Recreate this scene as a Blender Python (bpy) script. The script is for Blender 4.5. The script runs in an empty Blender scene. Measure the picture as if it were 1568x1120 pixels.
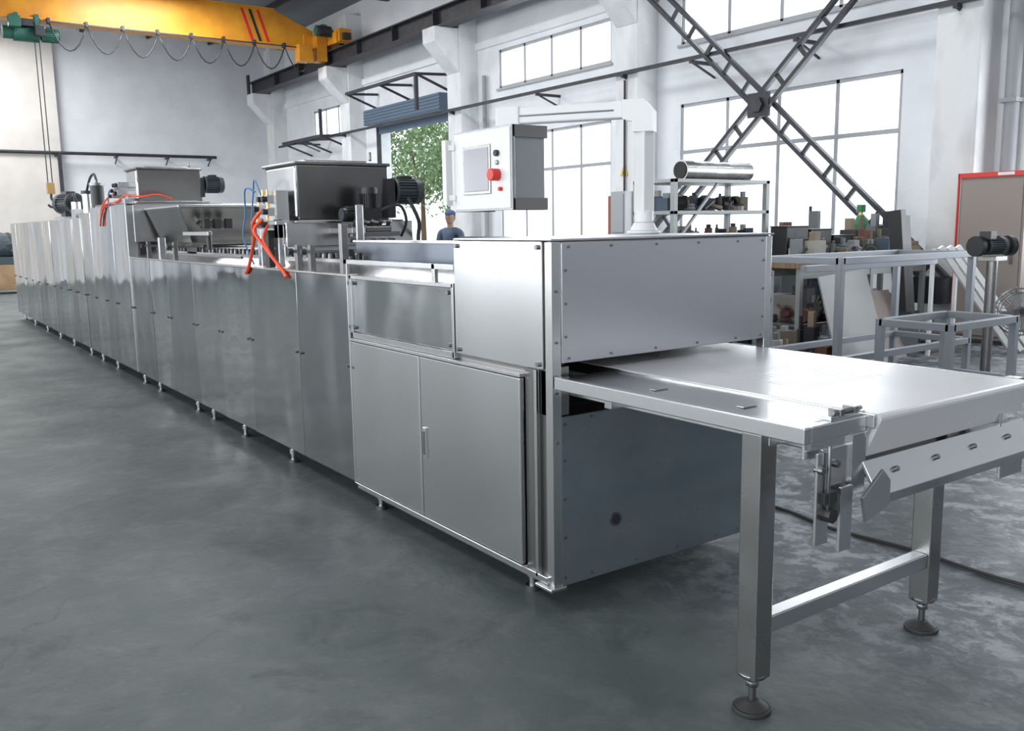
import bpy,bmesh,random
from math import *
from mathutils import Vector,Matrix
R=random.Random(11)
C=bpy.context.scene.collection
# ------------------------------------------------------------------ materials
def mat(name,col,rough=.5,metal=0,col2=None,scale=4,stretch=(1,1,1),bump=0,bscale=None,rv=0,detail=4,lo=.35,hi=.65,spec=None,bst=None):
    m=bpy.data.materials.new(name);m.use_nodes=True;nt=m.node_tree;b=nt.nodes['Principled BSDF']
    b.inputs['Base Color'].default_value=(*col,1);b.inputs['Roughness'].default_value=rough;b.inputs['Metallic'].default_value=metal
    if spec is not None: b.inputs['Specular IOR Level'].default_value=spec
    if col2 or bump or rv:
        tc=nt.nodes.new('ShaderNodeTexCoord');mp=nt.nodes.new('ShaderNodeMapping');mp.inputs['Scale'].default_value=stretch
        nt.links.new(tc.outputs['Object'],mp.inputs[0])
        n=nt.nodes.new('ShaderNodeTexNoise');n.inputs['Scale'].default_value=scale;n.inputs['Detail'].default_value=detail
        nt.links.new(mp.outputs[0],n.inputs['Vector'])
        r=nt.nodes.new('ShaderNodeMapRange');r.inputs[1].default_value=lo;r.inputs[2].default_value=hi
        nt.links.new(n.outputs[0],r.inputs[0])
        if col2:
            mx=nt.nodes.new('ShaderNodeMix');mx.data_type='RGBA';mx.inputs[6].default_value=(*col,1);mx.inputs[7].default_value=(*col2,1)
            nt.links.new(r.outputs[0],mx.inputs[0]);nt.links.new(mx.outputs[2],b.inputs['Base Color'])
        if rv:
            r2=nt.nodes.new('ShaderNodeMapRange');r2.inputs[3].default_value=rough-rv;r2.inputs[4].default_value=rough+rv
            nt.links.new(r.outputs[0],r2.inputs[0]);nt.links.new(r2.outputs[0],b.inputs['Roughness'])
        if bump:
            n2=nt.nodes.new('ShaderNodeTexNoise');n2.inputs['Scale'].default_value=bscale or scale;n2.inputs['Detail'].default_value=0 if metal else 2
            if bst:
                m2=nt.nodes.new('ShaderNodeMapping');m2.inputs['Scale'].default_value=bst;nt.links.new(tc.outputs['Object'],m2.inputs[0]);nt.links.new(m2.outputs[0],n2.inputs['Vector'])
            else: nt.links.new(tc.outputs['Object'],n2.inputs['Vector'])
            bp=nt.nodes.new('ShaderNodeBump');bp.inputs['Strength'].default_value=bump;bp.inputs['Distance'].default_value=.05
            nt.links.new(n2.outputs[0],bp.inputs['Height']);nt.links.new(bp.outputs[0],b.inputs['Normal'])
    return m
steel=mat('steel_brushed',(.65,.65,.65),.25,1,(.63,.63,.632),7,(1,1,45),bump=.16,bscale=1.8,bst=(1,1.4,.5))
steel_h=mat('steel_hood',(.63,.63,.665),.31,1,(.612,.612,.648),6,(1,1,40),bump=.12,bscale=1.5)
steel_m=mat('steel_mirror',(.55,.56,.57),.09,1,(.50,.51,.52),2,(1,1,.4),rv=.02,bump=.42,bscale=2.6,bst=(1,1.3,.45))
steel_m2=mat('steel_mirror_dark',(.44,.45,.465),.13,1,(.40,.41,.425),2,(1,1,.4),rv=.02,bump=.36,bscale=2.9,bst=(1,1.3,.45))  # darker, rougher variant alternated among the side panels
steel_m3=mat('steel_mirror_light',(.62,.63,.64),.06,1,(.57,.58,.59),2,(1,1,.4),rv=.02,bump=.45,bscale=2.3,bst=(1,1.5,.4))
steel_d=mat('steel_dark',(.32,.31,.305),.27,1,(.29,.28,.275),3,bump=.05,bscale=2)
steel_end=mat('steel_film',(.24,.28,.31),.30,.55,(.20,.24,.27),3,(1,1,2),rv=.03,bump=.12,bscale=2)
board_m=mat('blue_film_board',(.20,.22,.26),.3,.8)
steel_br=mat('steel_bright',(.70,.70,.71),.27,1)
steel_l=mat('steel_leg',(.44,.435,.43),.27,1,(.36,.355,.35),4,(1,1,1),rv=.04,bump=.12,bscale=5)
belt_m=mat('belt_pu',(.72,.71,.72),.30,0,(.68,.67,.68),2,rv=.04)
dark=mat('opening_shade',(.02,.02,.022),.7)  # near-black surfaces stand in for the shade inside openings and holes
black=mat('black_paint',(.025,.025,.028),.4)
rubber=mat('rubber',(.03,.03,.03),.6)
bolt=mat('bolt',(.25,.25,.26),.35,1)
motor_g=mat('motor_grey',(.06,.07,.08),.5,.2)
white_p=mat('white_powdercoat',(.82,.83,.82),.4,0)
alu=mat('alu_profile',(.38,.40,.42),.35,.7)
hose_o=mat('hose_orange',(.85,.10,.04),.35)
hose_b=mat('hose_blue',(.06,.20,.45),.35)
brass=mat('brass',(.7,.45,.2),.3,1)
redb=mat('red_plastic',(.70,.03,.02),.35)
screen=mat('screen_glass',(.40,.385,.42),.15)
wall_m=mat('wall_paint',(.82,.835,.86),.85,0,(.70,.72,.76),1.3,detail=8,lo=.35,hi=.8,bump=.1,bscale=12)
wall_c=mat('wall_cream',(.70,.66,.62),.85,0,(.62,.585,.545),1.5,detail=8)
col_m=mat('column_paint',(.78,.785,.79),.8,0,(.52,.525,.535),2.2,(1,1,.5),detail=9,lo=.46,hi=.85,bump=.1,bscale=10)
frame_w=mat('window_alu',(.38,.39,.41),.5,.1)
frame_d=mat('window_mullion_dark',(.26,.27,.29),.5,.1)
roof_m=mat('roof_sheet',(.20,.22,.24),.7)
iron=mat('painted_iron_dark',(.026,.028,.038),.55,.1,(.046,.046,.05),6)
yellow=mat('crane_yellow',(.76,.33,.02),.45,0,(.62,.24,.02),2)
green_p=mat('hoist_green',(.03,.12,.09),.45)
shutter=mat('shutter_blue',(.12,.17,.24),.5,.3)
wood=mat('wood_board',(.36,.24,.14),.7,0,(.24,.15,.08),3,(1,12,1))
gas_g=mat('gas_green',(.03,.20,.08),.4)
door_t=mat('door_taupe',(.32,.27,.245),.6)
leaf=mat('leaf_green',(.13,.22,.09),.8,0,(.24,.33,.17),1.5)
bark=mat('bark',(.12,.08,.05),.9)
ground=mat('outside_concrete',(.62,.62,.60),.9)
tarp=mat('tarp',(.05,.07,.08),.6)
def floor_mat():
    m=bpy.data.materials.new('concrete_floor');m.use_nodes=True;nt=m.node_tree;b=nt.nodes['Principled BSDF'];N=nt.nodes.new;L=nt.links.new
    tc=N('ShaderNodeTexCoord')
    def noise(s,d,dist=0,rough=.5):
        n=N('ShaderNodeTexNoise');n.inputs['Scale'].default_value=s;n.inputs['Detail'].default_value=d;n.inputs['Distortion'].default_value=dist;n.inputs['Roughness'].default_value=rough
        L(tc.outputs['Object'],n.inputs['Vector']);return n.outputs[0]
    def rng(i,a,bb,c=0,d=1):
        r=N('ShaderNodeMapRange');r.inputs[1].default_value=a;r.inputs[2].default_value=bb;r.inputs[3].default_value=c;r.inputs[4].default_value=d;L(i,r.inputs[0]);return r.outputs[0]
    def mix(f,a,bb):
        x=N('ShaderNodeMix');x.data_type='RGBA';L(f,x.inputs[0])
        for i,v in ((6,a),(7,bb)):
            if isinstance(v,tuple): x.inputs[i].default_value=(*v,1)
            else: L(v,x.inputs[i])
        return x.outputs[2]
    def mul(a,bb):
        x=N('ShaderNodeMath');x.operation='MULTIPLY';L(a,x.inputs[0]);L(bb,x.inputs[1]);return x.outputs[0]
    base=mix(rng(noise(.7,7,.3,.6),.35,.68),(.066,.086,.086),(.108,.128,.125))
    base=mix(rng(noise(4,8,.5,.74),.48,.66,0,.55),base,(.155,.172,.165))
    base=mix(rng(noise(2.3,8,.8,.7),.54,.66,0,.6),base,(.044,.058,.058))
    base=mix(rng(noise(26,6,.2,.7),.60,.72,0,.35),base,(.24,.25,.245))
    sep=N('ShaderNodeSeparateXYZ');L(tc.outputs['Object'],sep.inputs[0])
    side=rng(sep.outputs[0],.3,1.3)
    worn=mix(rng(noise(7.5,10,.35,.72),.47,.56),(.066,.080,.096),(.26,.285,.305))
    base=mix(mul(side,rng(noise(1.3,4,.2),.34,.46,.3,1)),base,worn)
    base=mix(mul(side,rng(noise(1.4,8,.5,.65),.50,.57,0,.8)),base,(.042,.050,.056))
    v=N('ShaderNodeTexVoronoi');v.feature='DISTANCE_TO_EDGE';v.inputs['Scale'].default_value=.22
    mp=N('ShaderNodeVectorMath');mp.operation='ADD';nn=N('ShaderNodeTexNoise');nn.inputs['Scale'].default_value=1.2;nn.inputs['Detail'].default_value=6
    L(tc.outputs['Object'],nn.inputs['Vector']);L(tc.outputs['Object'],mp.inputs[0]);L(nn.outputs['Color'],mp.inputs[1]);L(mp.outputs[0],v.inputs['Vector'])
    base=mix(rng(v.outputs['Distance'],0,.0018,.35,0),base,(.03,.04,.04))
    L(base,b.inputs['Base Color'])
    L(rng(noise(1.6,6,.2),.3,.7,.44,.64),b.inputs['Roughness'])
    bp=N('ShaderNodeBump');bp.inputs['Strength'].default_value=.22;bp.inputs['Distance'].default_value=.02;L(noise(14,5),bp.inputs['Height']);L(bp.outputs[0],b.inputs['Normal'])
    return m
floor_m=floor_mat()
# ------------------------------------------------------------------ mesh helpers
ROOTS=[]
def root(name):
    e=bpy.data.objects.new(name,None);e.empty_display_size=.2;C.objects.link(e);ROOTS.append(e);return e
class Part:
    def __init__(s,name,parent,mats,bevel=0):
        s.name=name;s.parent=parent;s.mats=mats if isinstance(mats,(list,tuple)) else [mats];s.bm=bmesh.new();s.bevel=bevel
    def _v(s,cs): return [s.bm.verts.new(c) for c in cs]
    def face(s,cs,m=0,smooth=False):
        f=s.bm.faces.new(s._v(cs));f.material_index=m;f.smooth=smooth;return f
    def hexa(s,b4,t4,m=0):
        v=s._v(list(b4)+list(t4))
        for q in ((3,2,1,0),(4,5,6,7),(0,1,5,4),(1,2,6,5),(2,3,7,6),(3,0,4,7)):
            f=s.bm.faces.new([v[i] for i in q]);f.material_index=m
    def box(s,x0,x1,y0,y1,z0,z1,m=0,M=None):
        b=[Vector(p) for p in ((x0,y0,z0),(x1,y0,z0),(x1,y1,z0),(x0,y1,z0))];t=[Vector(p) for p in ((x0,y0,z1),(x1,y0,z1),(x1,y1,z1),(x0,y1,z1))]
        if M: b=[M@p for p in b];t=[M@p for p in t]
        s.hexa(b,t,m)
    def bar(s,p0,p1,w,h=None,m=0,up=(0,0,1)):
        p0=Vector(p0);p1=Vector(p1);d=(p1-p0).normalized();h=h or w
        u=Vector(up)
        if abs(d.dot(u))>.99: u=Vector((1,0,0))
        a=d.cross(u).normalized();c=a.cross(d).normalized()
        q=[-a*w/2-c*h/2,a*w/2-c*h/2,a*w/2+c*h/2,-a*w/2+c*h/2]
        s.hexa([p0+k for k in q],[p1+k for k in q],m)
    def cyl(s,p0,p1,r,m=0,seg=16,r2=None,cap=True):
        p0=Vector(p0);p1=Vector(p1);d=(p1-p0).normalized();r2=r if r2 is None else r2
        u=Vector((0,0,1)) if abs(d.z)<.9 else Vector((1,0,0));a=d.cross(u).normalized();c=d.cross(a)
        A=[];B=[]
        for i in range(seg):
            t=2*pi*i/seg;k=a*cos(t)+c*sin(t);A.append(s.bm.verts.new(p0+k*r));B.append(s.bm.verts.new(p1+k*r2))
        for i in range(seg):
            j=(i+1)%seg;f=s.bm.faces.new((A[i],A[j],B[j],B[i]));f.smooth=True;f.material_index=m
        if cap:
            for L_,rv in ((A,True),(B,False)):
                f=s.bm.faces.new(L_[::-1] if rv else L_);f.material_index=m
                for e in f.edges: e.smooth=False
    def tube(s,pts,r,m=0,seg=8,smooth=4):
        P=[Vector(p) for p in pts]
        if smooth>1 and len(P)>2:
            Q=[]
            for i in range(len(P)-1):
                a=P[max(i-1,0)];b=P[i];c=P[i+1];d=P[min(i+2,len(P)-1)]
                for k in range(smooth):
                    t=k/smooth;Q.append(.5*((2*b)+(c-a)*t+(2*a-5*b+4*c-d)*t*t+(-a+3*b-3*c+d)*t**3))
            Q.append(P[-1]);P=Q
        rings=[];ref=None
        for i,p in enumerate(P):
            d=(P[min(i+1,len(P)-1)]-P[max(i-1,0)]).normalized()
            if ref is None: ref=Vector((0,0,1)) if abs(d.z)<.9 else Vector((1,0,0))
            a=(ref-d*ref.dot(d)).normalized();ref=a;c=d.cross(a)
            rings.append([s.bm.verts.new(p+(a*cos(2*pi*k/seg)+c*sin(2*pi*k/seg))*r) for k in range(seg)])
        for i in range(len(rings)-1):
            for k in range(seg):
                j=(k+1)%seg;f=s.bm.faces.new((rings[i][k],rings[i][j],rings[i+1][j],rings[i+1][k]));f.smooth=True;f.material_index=m
        for q in (rings[0][::-1],rings[-1]):
            f=s.bm.faces.new(q);f.material_index=m
    def prism(s,poly,ax,a,b,m=0):
        def P(p,v):
            return {0:(v,p[0],p[1]),1:(p[0],v,p[1]),2:(p[0],p[1],v)}[ax]
        A=s._v([P(p,a) for p in poly]);B=s._v([P(p,b) for p in poly]);n=len(poly)
        s.bm.faces.new(A[::-1]).material_index=m;s.bm.faces.new(B).material_index=m
        for i in range(n):
            j=(i+1)%n;s.bm.faces.new((A[i],A[j],B[j],B[i])).material_index=m
    def sph(s,c,r,m=0,sc=(1,1,1),u=14,v=9,M=None):
        mm=Matrix.Translation(c)@(M or Matrix())@Matrix.Diagonal((*[r*k for k in sc],1))
        g=bmesh.ops.create_uvsphere(s.bm,u_segments=u,v_segments=v,radius=1,matrix=mm)
        for vv in g['verts']:
            for f in vv.link_faces: f.smooth=True;f.material_index=m
    def ico(s,c,r,m=0,sub=1,jit=0,sc=(1,1,1)):
        g=bmesh.ops.create_icosphere(s.bm,subdivisions=sub,radius=1,matrix=Matrix.Translation(c)@Matrix.Diagonal((r*sc[0],r*sc[1],r*sc[2],1)))
        for vv in g['verts']:
            if jit: vv.co+=Vector((R.uniform(-1,1),R.uniform(-1,1),R.uniform(-1,1)))*jit
            for f in vv.link_faces: f.material_index=m
    def torus(s,c,Rr,r,m=0,ax=(0,0,1),seg=28):
        ax=Vector(ax).normalized();u=Vector((0,0,1)) if abs(ax.z)<.9 else Vector((1,0,0));a=ax.cross(u).normalized();b=ax.cross(a);c=Vector(c)
        rings=[]
        for i in range(seg):
            t=2*pi*i/seg;k=a*cos(t)+b*sin(t)
            rings.append([s.bm.verts.new(c+k*(Rr+r*cos(2*pi*j/8))+ax*r*sin(2*pi*j/8)) for j in range(8)])
        for i in range(seg):
            for j in range(8):
                f=s.bm.faces.new((rings[i][j],rings[(i+1)%seg][j],rings[(i+1)%seg][(j+1)%8],rings[i][(j+1)%8]));f.smooth=True;f.material_index=m
    def done(s):
        bmesh.ops.recalc_face_normals(s.bm,faces=s.bm.faces)
        me=bpy.data.meshes.new(s.name);s.bm.to_mesh(me);s.bm.free()
        for m in s.mats: me.materials.append(m)
        o=bpy.data.objects.new(s.name,me);C.objects.link(o)
        if s.parent: o.parent=s.parent
        if s.bevel:
            b=o.modifiers.new('bevel','BEVEL');b.width=s.bevel;b.segments=2;b.limit_method='ANGLE';b.angle_limit=radians(40);b.harden_normals=False
        return o
def motor(P,c,d,r,L,m=0,mb=1):
    c=Vector(c);d=Vector(d).normalized()
    P.cyl(c-d*L/2,c+d*L/2,r*.86,m,20)
    u=Vector((0,0,1)) if abs(d.z)<.9 else Vector((1,0,0));a=d.cross(u).normalized();b=d.cross(a)
    for i in range(24):
        t=2*pi*i/24;k=a*cos(t)+b*sin(t);P.bar(c-d*L*.42+k*r*.93,c+d*L*.30+k*r*.93,r*.06,r*.2,m,up=k)
    P.cyl(c+d*L*.32,c+d*L*.55,r*1.02,m,20);P.cyl(c+d*L*.55,c+d*L*.6,r*.9,mb,20)
    P.cyl(c-d*L*.5,c-d*L*.42,r*1.05,m,20);P.cyl(c-d*L*.75,c-d*L*.5,r*.45,mb,14)
    P.bar(c+Vector((0,0,r*.9))-d*L*.2,c+Vector((0,0,r*.9))+d*L*.2,r*.9,r*.6,mb)
# ------------------------------------------------------------------ room shell
XR=10.0;YB=29.3;XL=-11.0;YF=-12.0;ZC=7.95
def grid_wall(name,ax,p0,p1,a0,a1,z0,z1,ops,m):
    P=Part(name,None,[m])
    As=sorted({a0,a1,*[o[0] for o in ops],*[o[1] for o in ops]})
    for i in range(len(As)-1):
        A,B=As[i],As[i+1];mid=(A+B)/2
        hs=sorted([(o[2],o[3]) for o in ops if o[0]<mid<o[1]]);z=z0
        for h in hs+[(z1,z1)]:
            if h[0]>z+1e-4:
                if ax==0: P.box(p0,p1,A,B,z,h[0])
                else: P.box(A,B,p0,p1,z,h[0])
            z=h[1]
    return P.done()
P=Part('floor',None,[floor_m]);P.box(XL,XR+.3,YF,YB+.3,-.2,0);P.done()
P=Part('ground_outside',None,[ground]);P.box(XR+.31,60,-30,80,-.25,-.06);P.done()
winA=(4.81,9.12,.95,3.65);winAu=(4.81,9.12,4.67,5.5);winB=(10.98,14.83,.95,3.58);winBu=(10.98,14.83,4.65,5.5)
doorO=(16.98,20.75,0,4.38);winC=(22.66,25.4,4.41,5.28);winD=(-1.2,2.95,.95,3.65);winDu=(-1.2,2.95,4.67,5.5)
opsR=[winA,winAu,winB,winBu,doorO,winC,winD,winDu]
grid_wall('wall_right',0,XR,XR+.3,YF,YB,0,ZC,opsR,wall_m)
P=Part('wall_back',None,[wall_m]);P.box(XL,XR+.3,YB,YB+.3,0,ZC);P.done()
opsL=[(a,a+4.2,1.0,3.7) for a in (-10.5,-4.5,1.5,7.5,13.5,19.5)]+[(a,a+4.2,4.6,5.6) for a in (-10.5,-4.5,1.5,7.5,13.5,19.5)]
grid_wall('wall_left',0,XL-.3,XL,YF,YB,0,ZC,opsL,wall_m)
grid_wall('wall_front',1,YF-.3,YF,XL,XR+.3,0,ZC,[(-8,-3.5,0,4.4)],wall_m)
P=Part('ceiling',None,[roof_m,iron]);P.box(XL-.3,XR+.3,YF-.3,YB+.3,ZC,ZC+.15)
for y in range(-10,29,6):
    P.box(XL,XR,y-.08,y+.08,ZC-.35,ZC-.25,1);P.box(XL,XR,y-.05,y+.05,ZC-.06,ZC,1)
    x=XL
    while x<XR-.8: P.bar((x,y,ZC-.3),(x+.7,y,ZC-.03),.04,m=1);P.bar((x+.7,y,ZC-.03),(x+1.4,y,ZC-.3),.04,m=1);x+=1.4
for x in range(-10,10,2): P.box(x-.04,x+.04,YF,YB,ZC-.16,ZC,1)
P.done()
for i,c in enumerate((-8,-2,3.76,10,16,22,28)):
    P=Part('trim_%d'%(i+1),None,[col_m],.02)
    P.box(XR-.5,XR+.01,c-.3,c+.3,0,ZC-.4)
    P.prism([(XR-.5,5.1),(XR-.5,6.08),(XR-1.15,6.08),(XR-1.15,5.75)],1,c-.28,c+.28)
    P.done()
P=Part('trim_8',None,[wall_c]);P.box(-3,3.07,YB-.3,YB+.01,0,ZC-.4);P.done()
P=Part('trim_9',None,[wall_m]);P.box(XR-.06,XR+.01,-8,YB,5.62,5.78);P.done()
def window(i,o,nv,hz,fm=frame_w,x=XR):
    r=root('window_%d'%i);P=Part('frame',r,[fm,frame_d],.006);y0,y1,z0,z1=o;w=.06;xa,xb=x+.03,x+.10
    P.box(xa,xb,y0,y1,z0,z0+w);P.box(xa,xb,y0,y1,z1-w,z1);P.box(xa,xb,y0,y0+w,z0,z1);P.box(xa,xb,y1-w,y1,z0,z1)
    for k in range(1,nv):
        y=y0+(y1-y0)*k/nv;P.box(xa,xb,y-.035,y+.035,z0,z1)
    for h in hz: P.box(xa-.005,xb,y0,y1,h-.035,h+.035,0)
    P.box(x-.05,x+.03,y0-.05,y1+.05,z0-.05,z0,0)
    P.done()
window(1,winA,4,[2.81]);window(2,winAu,4,[]);window(3,winB,4,[2.75]);window(4,winBu,4,[]);window(5,winC,3,[]);window(6,winD,4,[2.81]);window(7,winDu,4,[])
for i,o in enumerate(opsL): window(8+i,o,4,[],x=XL-.2)
r=root('door_1');P=Part('shutter_roll',r,[shutter,iron,col_m],.01)
P.box(XR-.42,XR-.02,16.8,20.95,4.38,4.80)
for k in range(5): P.box(XR-.44,XR-.42,16.8,20.95,4.41+k*.08,4.45+k*.08)
P.box(XR-.1,XR-.01,16.88,16.98,0,4.38,1);P.box(XR-.1,XR-.01,20.75,20.85,0,4.38,1);P.box(XR-.08,XR-.04,16.98,20.75,4.15,4.38)
P.done()
P=Part('wall_bracket_frames',root('steel_wall_bracket_frame'),[iron])
for (y0,y1,zt) in ((16.9,20.8,5.25),(22.6,25.6,4.3)):
    for y in (y0,(y0+y1)/2,y1):
        P.bar((XR-.03,y,zt),(XR-1.0,y,zt-.05),.06);P.bar((XR-.03,y,zt-.40),(XR-1.0,y,zt-.05),.05)
    P.bar((XR-1.0,y0,zt-.05),(XR-1.0,y1,zt-.05),.07)
P.box(XR-1.04,XR-.96,16.86,16.94,4.35,5.2);P.box(XR-1.04,XR-.96,22.56,22.64,4.2,5.0)
P.done()
P=Part('conduit_rail',root('wall_conduit_rail'),[iron])
P.box(XR-.62,XR-.56,-6,27,4.24,4.30)
for y in (-5,-2,1,3.76,6.2,8.3,10,12.6,16,22,25): P.box(XR-.62,XR+.0,y-.03,y+.03,4.19,4.24);P.bar((XR-.55,y,4.2),(XR-.02,y,4.0),.03)
P.done()
P=Part('conduit_rail_back',root('back_wall_pipe'),[iron])
P.cyl((-3,YB-.36,4.02),(7.9,YB-.36,4.02),.05)
for x in (-.5,1.2,2.9,4.7,6.3,7.7): P.box(x-.03,x+.03,YB-.4,YB,3.93,3.98);P.bar((x,YB-.36,3.95),(x,YB-.02,3.75),.03)
P.box(2.95,3.05,YB-.42,YB-.32,0,4.0)
P.done()
P=Part('downpipe',root('wall_downpipe'),[mat('pipe_grey',(.30,.31,.33),.5)])
P.cyl((XR-.12,3.22,0),(XR-.12,3.22,7),.09)
for z in (1,3,5): P.box(XR-.24,XR,3.11,3.33,z,z+.05)
P.cyl((XR-.1,15.3,0),(XR-.1,15.3,5),.05)
P.done()
P=Part('signs',root('wall_switch_box'),[mat('switch_grey',(.40,.41,.42),.5),mat('sign_yellow',(.65,.42,.05),.5),black,mat('fire_red_dull',(.30,.10,.08),.6)],.004)
P.box(9.30,9.49,9.80,10.2,1.35,2.15,0);P.box(9.28,9.30,9.84,10.16,1.4,2.1,0);P.cyl((9.46,10.0,2.15),(9.46,10.0,4.15),.02,2)
P.prism([(9.93,2.44),(10.13,2.44),(10.03,2.66)],0,9.475,9.488,1);P.prism([(10.0,2.47),(10.06,2.47),(10.03,2.60)],0,9.47,9.475,2)
P.box(9.8,9.98,10.42,10.85,1.1,2.1,3)
P.done()
P=Part('runway_beam',root('crane_runway_beam'),[iron])
xr=XR-.85
P.box(xr-.18,xr+.18,-9,YB-.8,6.08,6.11);P.box(xr-.02,xr+.02,-9,YB-.8,6.11,6.47);P.box(xr-.18,xr+.18,-9,YB-.8,6.47,6.50);P.box(xr-.04,xr+.04,-9,YB-.8,6.50,6.56)
P.box(xr-.2,xr-.15,YB-1.0,YB-.8,6.08,6.75)
for y in range(-8,28,2): P.box(xr-.17,xr+.17,y-.01,y+.01,6.1,6.48)
P.done()
r=root('steel_cross_brace');P=Part('lattice',r,[iron]);xb=XR-.66
def lattice(a,b):
    a=Vector(a);b=Vector(b);d=(b-a).normalized();n=d.cross(Vector((1,0,0))).normalized()*.125
    P.bar(a+n,b+n,.08,.06);P.bar(a-n,b-n,.08,.06)
    L=(b-a).length;k=.3
    while k<L: P.bar(a+d*k+n,a+d*k-n,.04,.06);k+=.52
lattice((xb,3.72,.7),(xb,9.68,5.95));lattice((xb-.09,9.68,.7),(xb-.09,3.72,5.95))
P.box(xb-.15,xb-.1,6.5,6.9,3.14,3.5);P.cyl((xb-.2,6.7,3.32),(xb-.1,6.7,3.32),.12,0,6)
for y in (3.85,9.85):
    for z in (.65,5.9): P.box(xb-.12,XR-.505,y-.2,y+.2,z-.2,z+.15)
P.done()
r=root('overhead_bridge_crane');P=Part('bridge_girder',r,[yellow,redb,black],.01)
yc0,yc1=22.15,22.6
P.prism([(-10.4,6.62),(8.7,6.62),(8.7,7.05),(7.6,7.5),(-10.4,7.5)],1,yc0,yc1)
P.box(-10.4,8.7,yc0-.06,yc1+.06,6.58,6.63);P.box(-10.4,7.6,yc0-.04,yc1+.04,7.5,7.54)
for k in range(3): P.prism([(6.9+k*.22,6.64),(6.98+k*.22,6.64),(6.72+k*.22,7.45),(6.64+k*.22,7.45)],1,yc0-.012,yc0,1 if k!=1 else 2)
P.done()
P=Part('end_carriage',r,[yellow,black,green_p,motor_g],.01)
P.box(xr-.18,xr+.18,21.0,24.1,6.64,6.98);P.box(8.4,xr+.1,yc0-.05,yc1+.05,6.6,6.95)
for y in (21.2,23.9): P.cyl((xr-.1,y,6.70),(xr+.1,y,6.70),.13,1);P.box(xr-.24,xr+.24,y-.12,y+.12,6.6,6.9)
P.box(xr-.1,xr+.1,20.86,21.0,6.68,6.85,1)
motor(P,(xr-.42,21.5,6.95),(-1,0,0),.14,.4,3,2);motor(P,(xr-.42,23.2,6.95),(-1,0,0),.14,.4,3,2)
P.box(xr-.5,xr-.2,21.8,22.2,6.2,6.9);P.box(8.1,8.5,yc0-.4,yc0-.05,6.15,6.6)
P.done()
P=Part('festoon_cable',r,[black,iron])
P.bar((1.9,yc0-.2,6.54),(8.6,yc0-.2,6.54),.03,m=1)
n=8
for i in range(n):
    a=1.9+6.7*i/n;b=a+6.7/n;P.tube([(a+(b-a)*t,yc0-.2,6.52-.62*(1-(2*t-1)**2)) for t in [k/8 for k in range(9)]],.018,0,6,1)
    P.box(a-.03,a+.03,yc0-.23,yc0-.06,6.5,6.62,1)
P.done()
P=Part('electric_hoist',r,[green_p,iron,black,brass],.008)
hx=1.45
P.cyl((hx-.28,yc0+.2,6.28),(hx+.28,yc0+.2,6.28),.19,0,20);motor(P,(hx+.5,yc0+.2,6.28),(1,0,0),.16,.36,0,1);P.cyl((hx-.5,yc0+.2,6.28),(hx-.28,yc0+.2,6.28),.15,0,20)
P.box(hx-.2,hx+.2,yc0-.05,yc1+.05,6.42,6.6,1)
for dx in (-.22,.22): P.cyl((hx+dx,yc0-.06,6.56),(hx+dx,yc0+.02,6.56),.09,0);P.box(hx+dx-.05,hx+dx+.05,yc0-.08,yc0-.04,6.3,6.7,0)
P.box(hx-.4,hx-.15,yc0-.25,yc0,6.35,6.6,0);P.box(hx+.15,hx+.35,yc0-.2,yc0,6.2,6.42,2)
P.cyl((hx+.16,yc0+.1,2.75),(hx+.16,yc0+.1,6.2),.014,1,6);P.cyl((hx+.26,yc0+.1,2.75),(hx+.26,yc0+.1,6.2),.014,1,6)
P.box(hx+.12,hx+.3,yc0+.04,yc0+.16,2.5,2.78,3);P.tube([(hx+.21,yc0+.1,2.5),(hx+.21,yc0+.1,2.38),(hx+.28,yc0+.1,2.28),(hx+.21,yc0+.1,2.18),(hx+.12,yc0+.1,2.24)],.03,1)
P.done()
# ------------------------------------------------------------------ production line
L=root('food_production_line')
W=1.294
P=Part('end_module',L,[steel_h,steel,steel_d,dark,steel_end],.003)
P.box(.012,1.285,.012,.69,1.03,1.494,2)
P.box(.047,1.25,-.004,.012,1.017,1.488,0)
P.box(0,.045,0,.045,.094,1.49,1);P.box(1.252,W,0,.045,.96,1.49,1)
P.box(-.008,.012,.052,.70,.99,1.492,1)
P.box(-.006,W+.004,-.006,.705,1.494,1.503,0)
P.box(W-.012,W,.045,.70,1.03,1.49,1)
P.box(.045,1.137,.002,.014,.094,.80,4)
P.box(1.122,1.137,.014,1.7,.10,.80,1)
P.box(.03,1.12,.2,1.7,.12,.79,3);P.box(.02,1.13,.02,.2,.78,.79,2)
P.box(.03,1.25,.6,.62,.8,1.03,3);P.box(.012,.03,.05,.7,.8,1.03,2)
P.box(.045,.10,.02,.05,.80,1.0,2)
P.box(.012,.02,.045,.09,.12,.985,2);P.box(0,.015,.09,.182,.12,.985,2);P.box(-.012,.0,.092,.11,.12,.985,1)
P.box(-.012,.05,.03,1.785,.105,.137,1);P.box(-.03,.05,-.02,.09,.09,.104,1)
P.done()
P=Part('base_cabinet_doors',L,[steel,steel_d,bolt],.006)
P.box(-.024,0,.188,1.012,.147,.942,0);P.box(-.024,0,1.022,1.778,.147,.942,0)
P.done()
P=Part('cabinet_trim',L,[steel_br,steel_d,steel_m,bolt,steel],.002)
P.box(-.028,.01,.182,1.787,.945,.960,0);P.box(-.028,.01,.182,1.787,.137,.145,0)
P.box(-.028,.0,1.779,1.789,.137,1.305,0);P.box(-.005,.002,1.01,1.024,.145,.945,1)
P.box(-.034,-.022,.955,.990,.45,.60,0);P.box(-.037,-.033,.963,.982,.465,.585,1)
P.box(-.003,.014,.722,1.77,.995,1.282,2)
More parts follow.
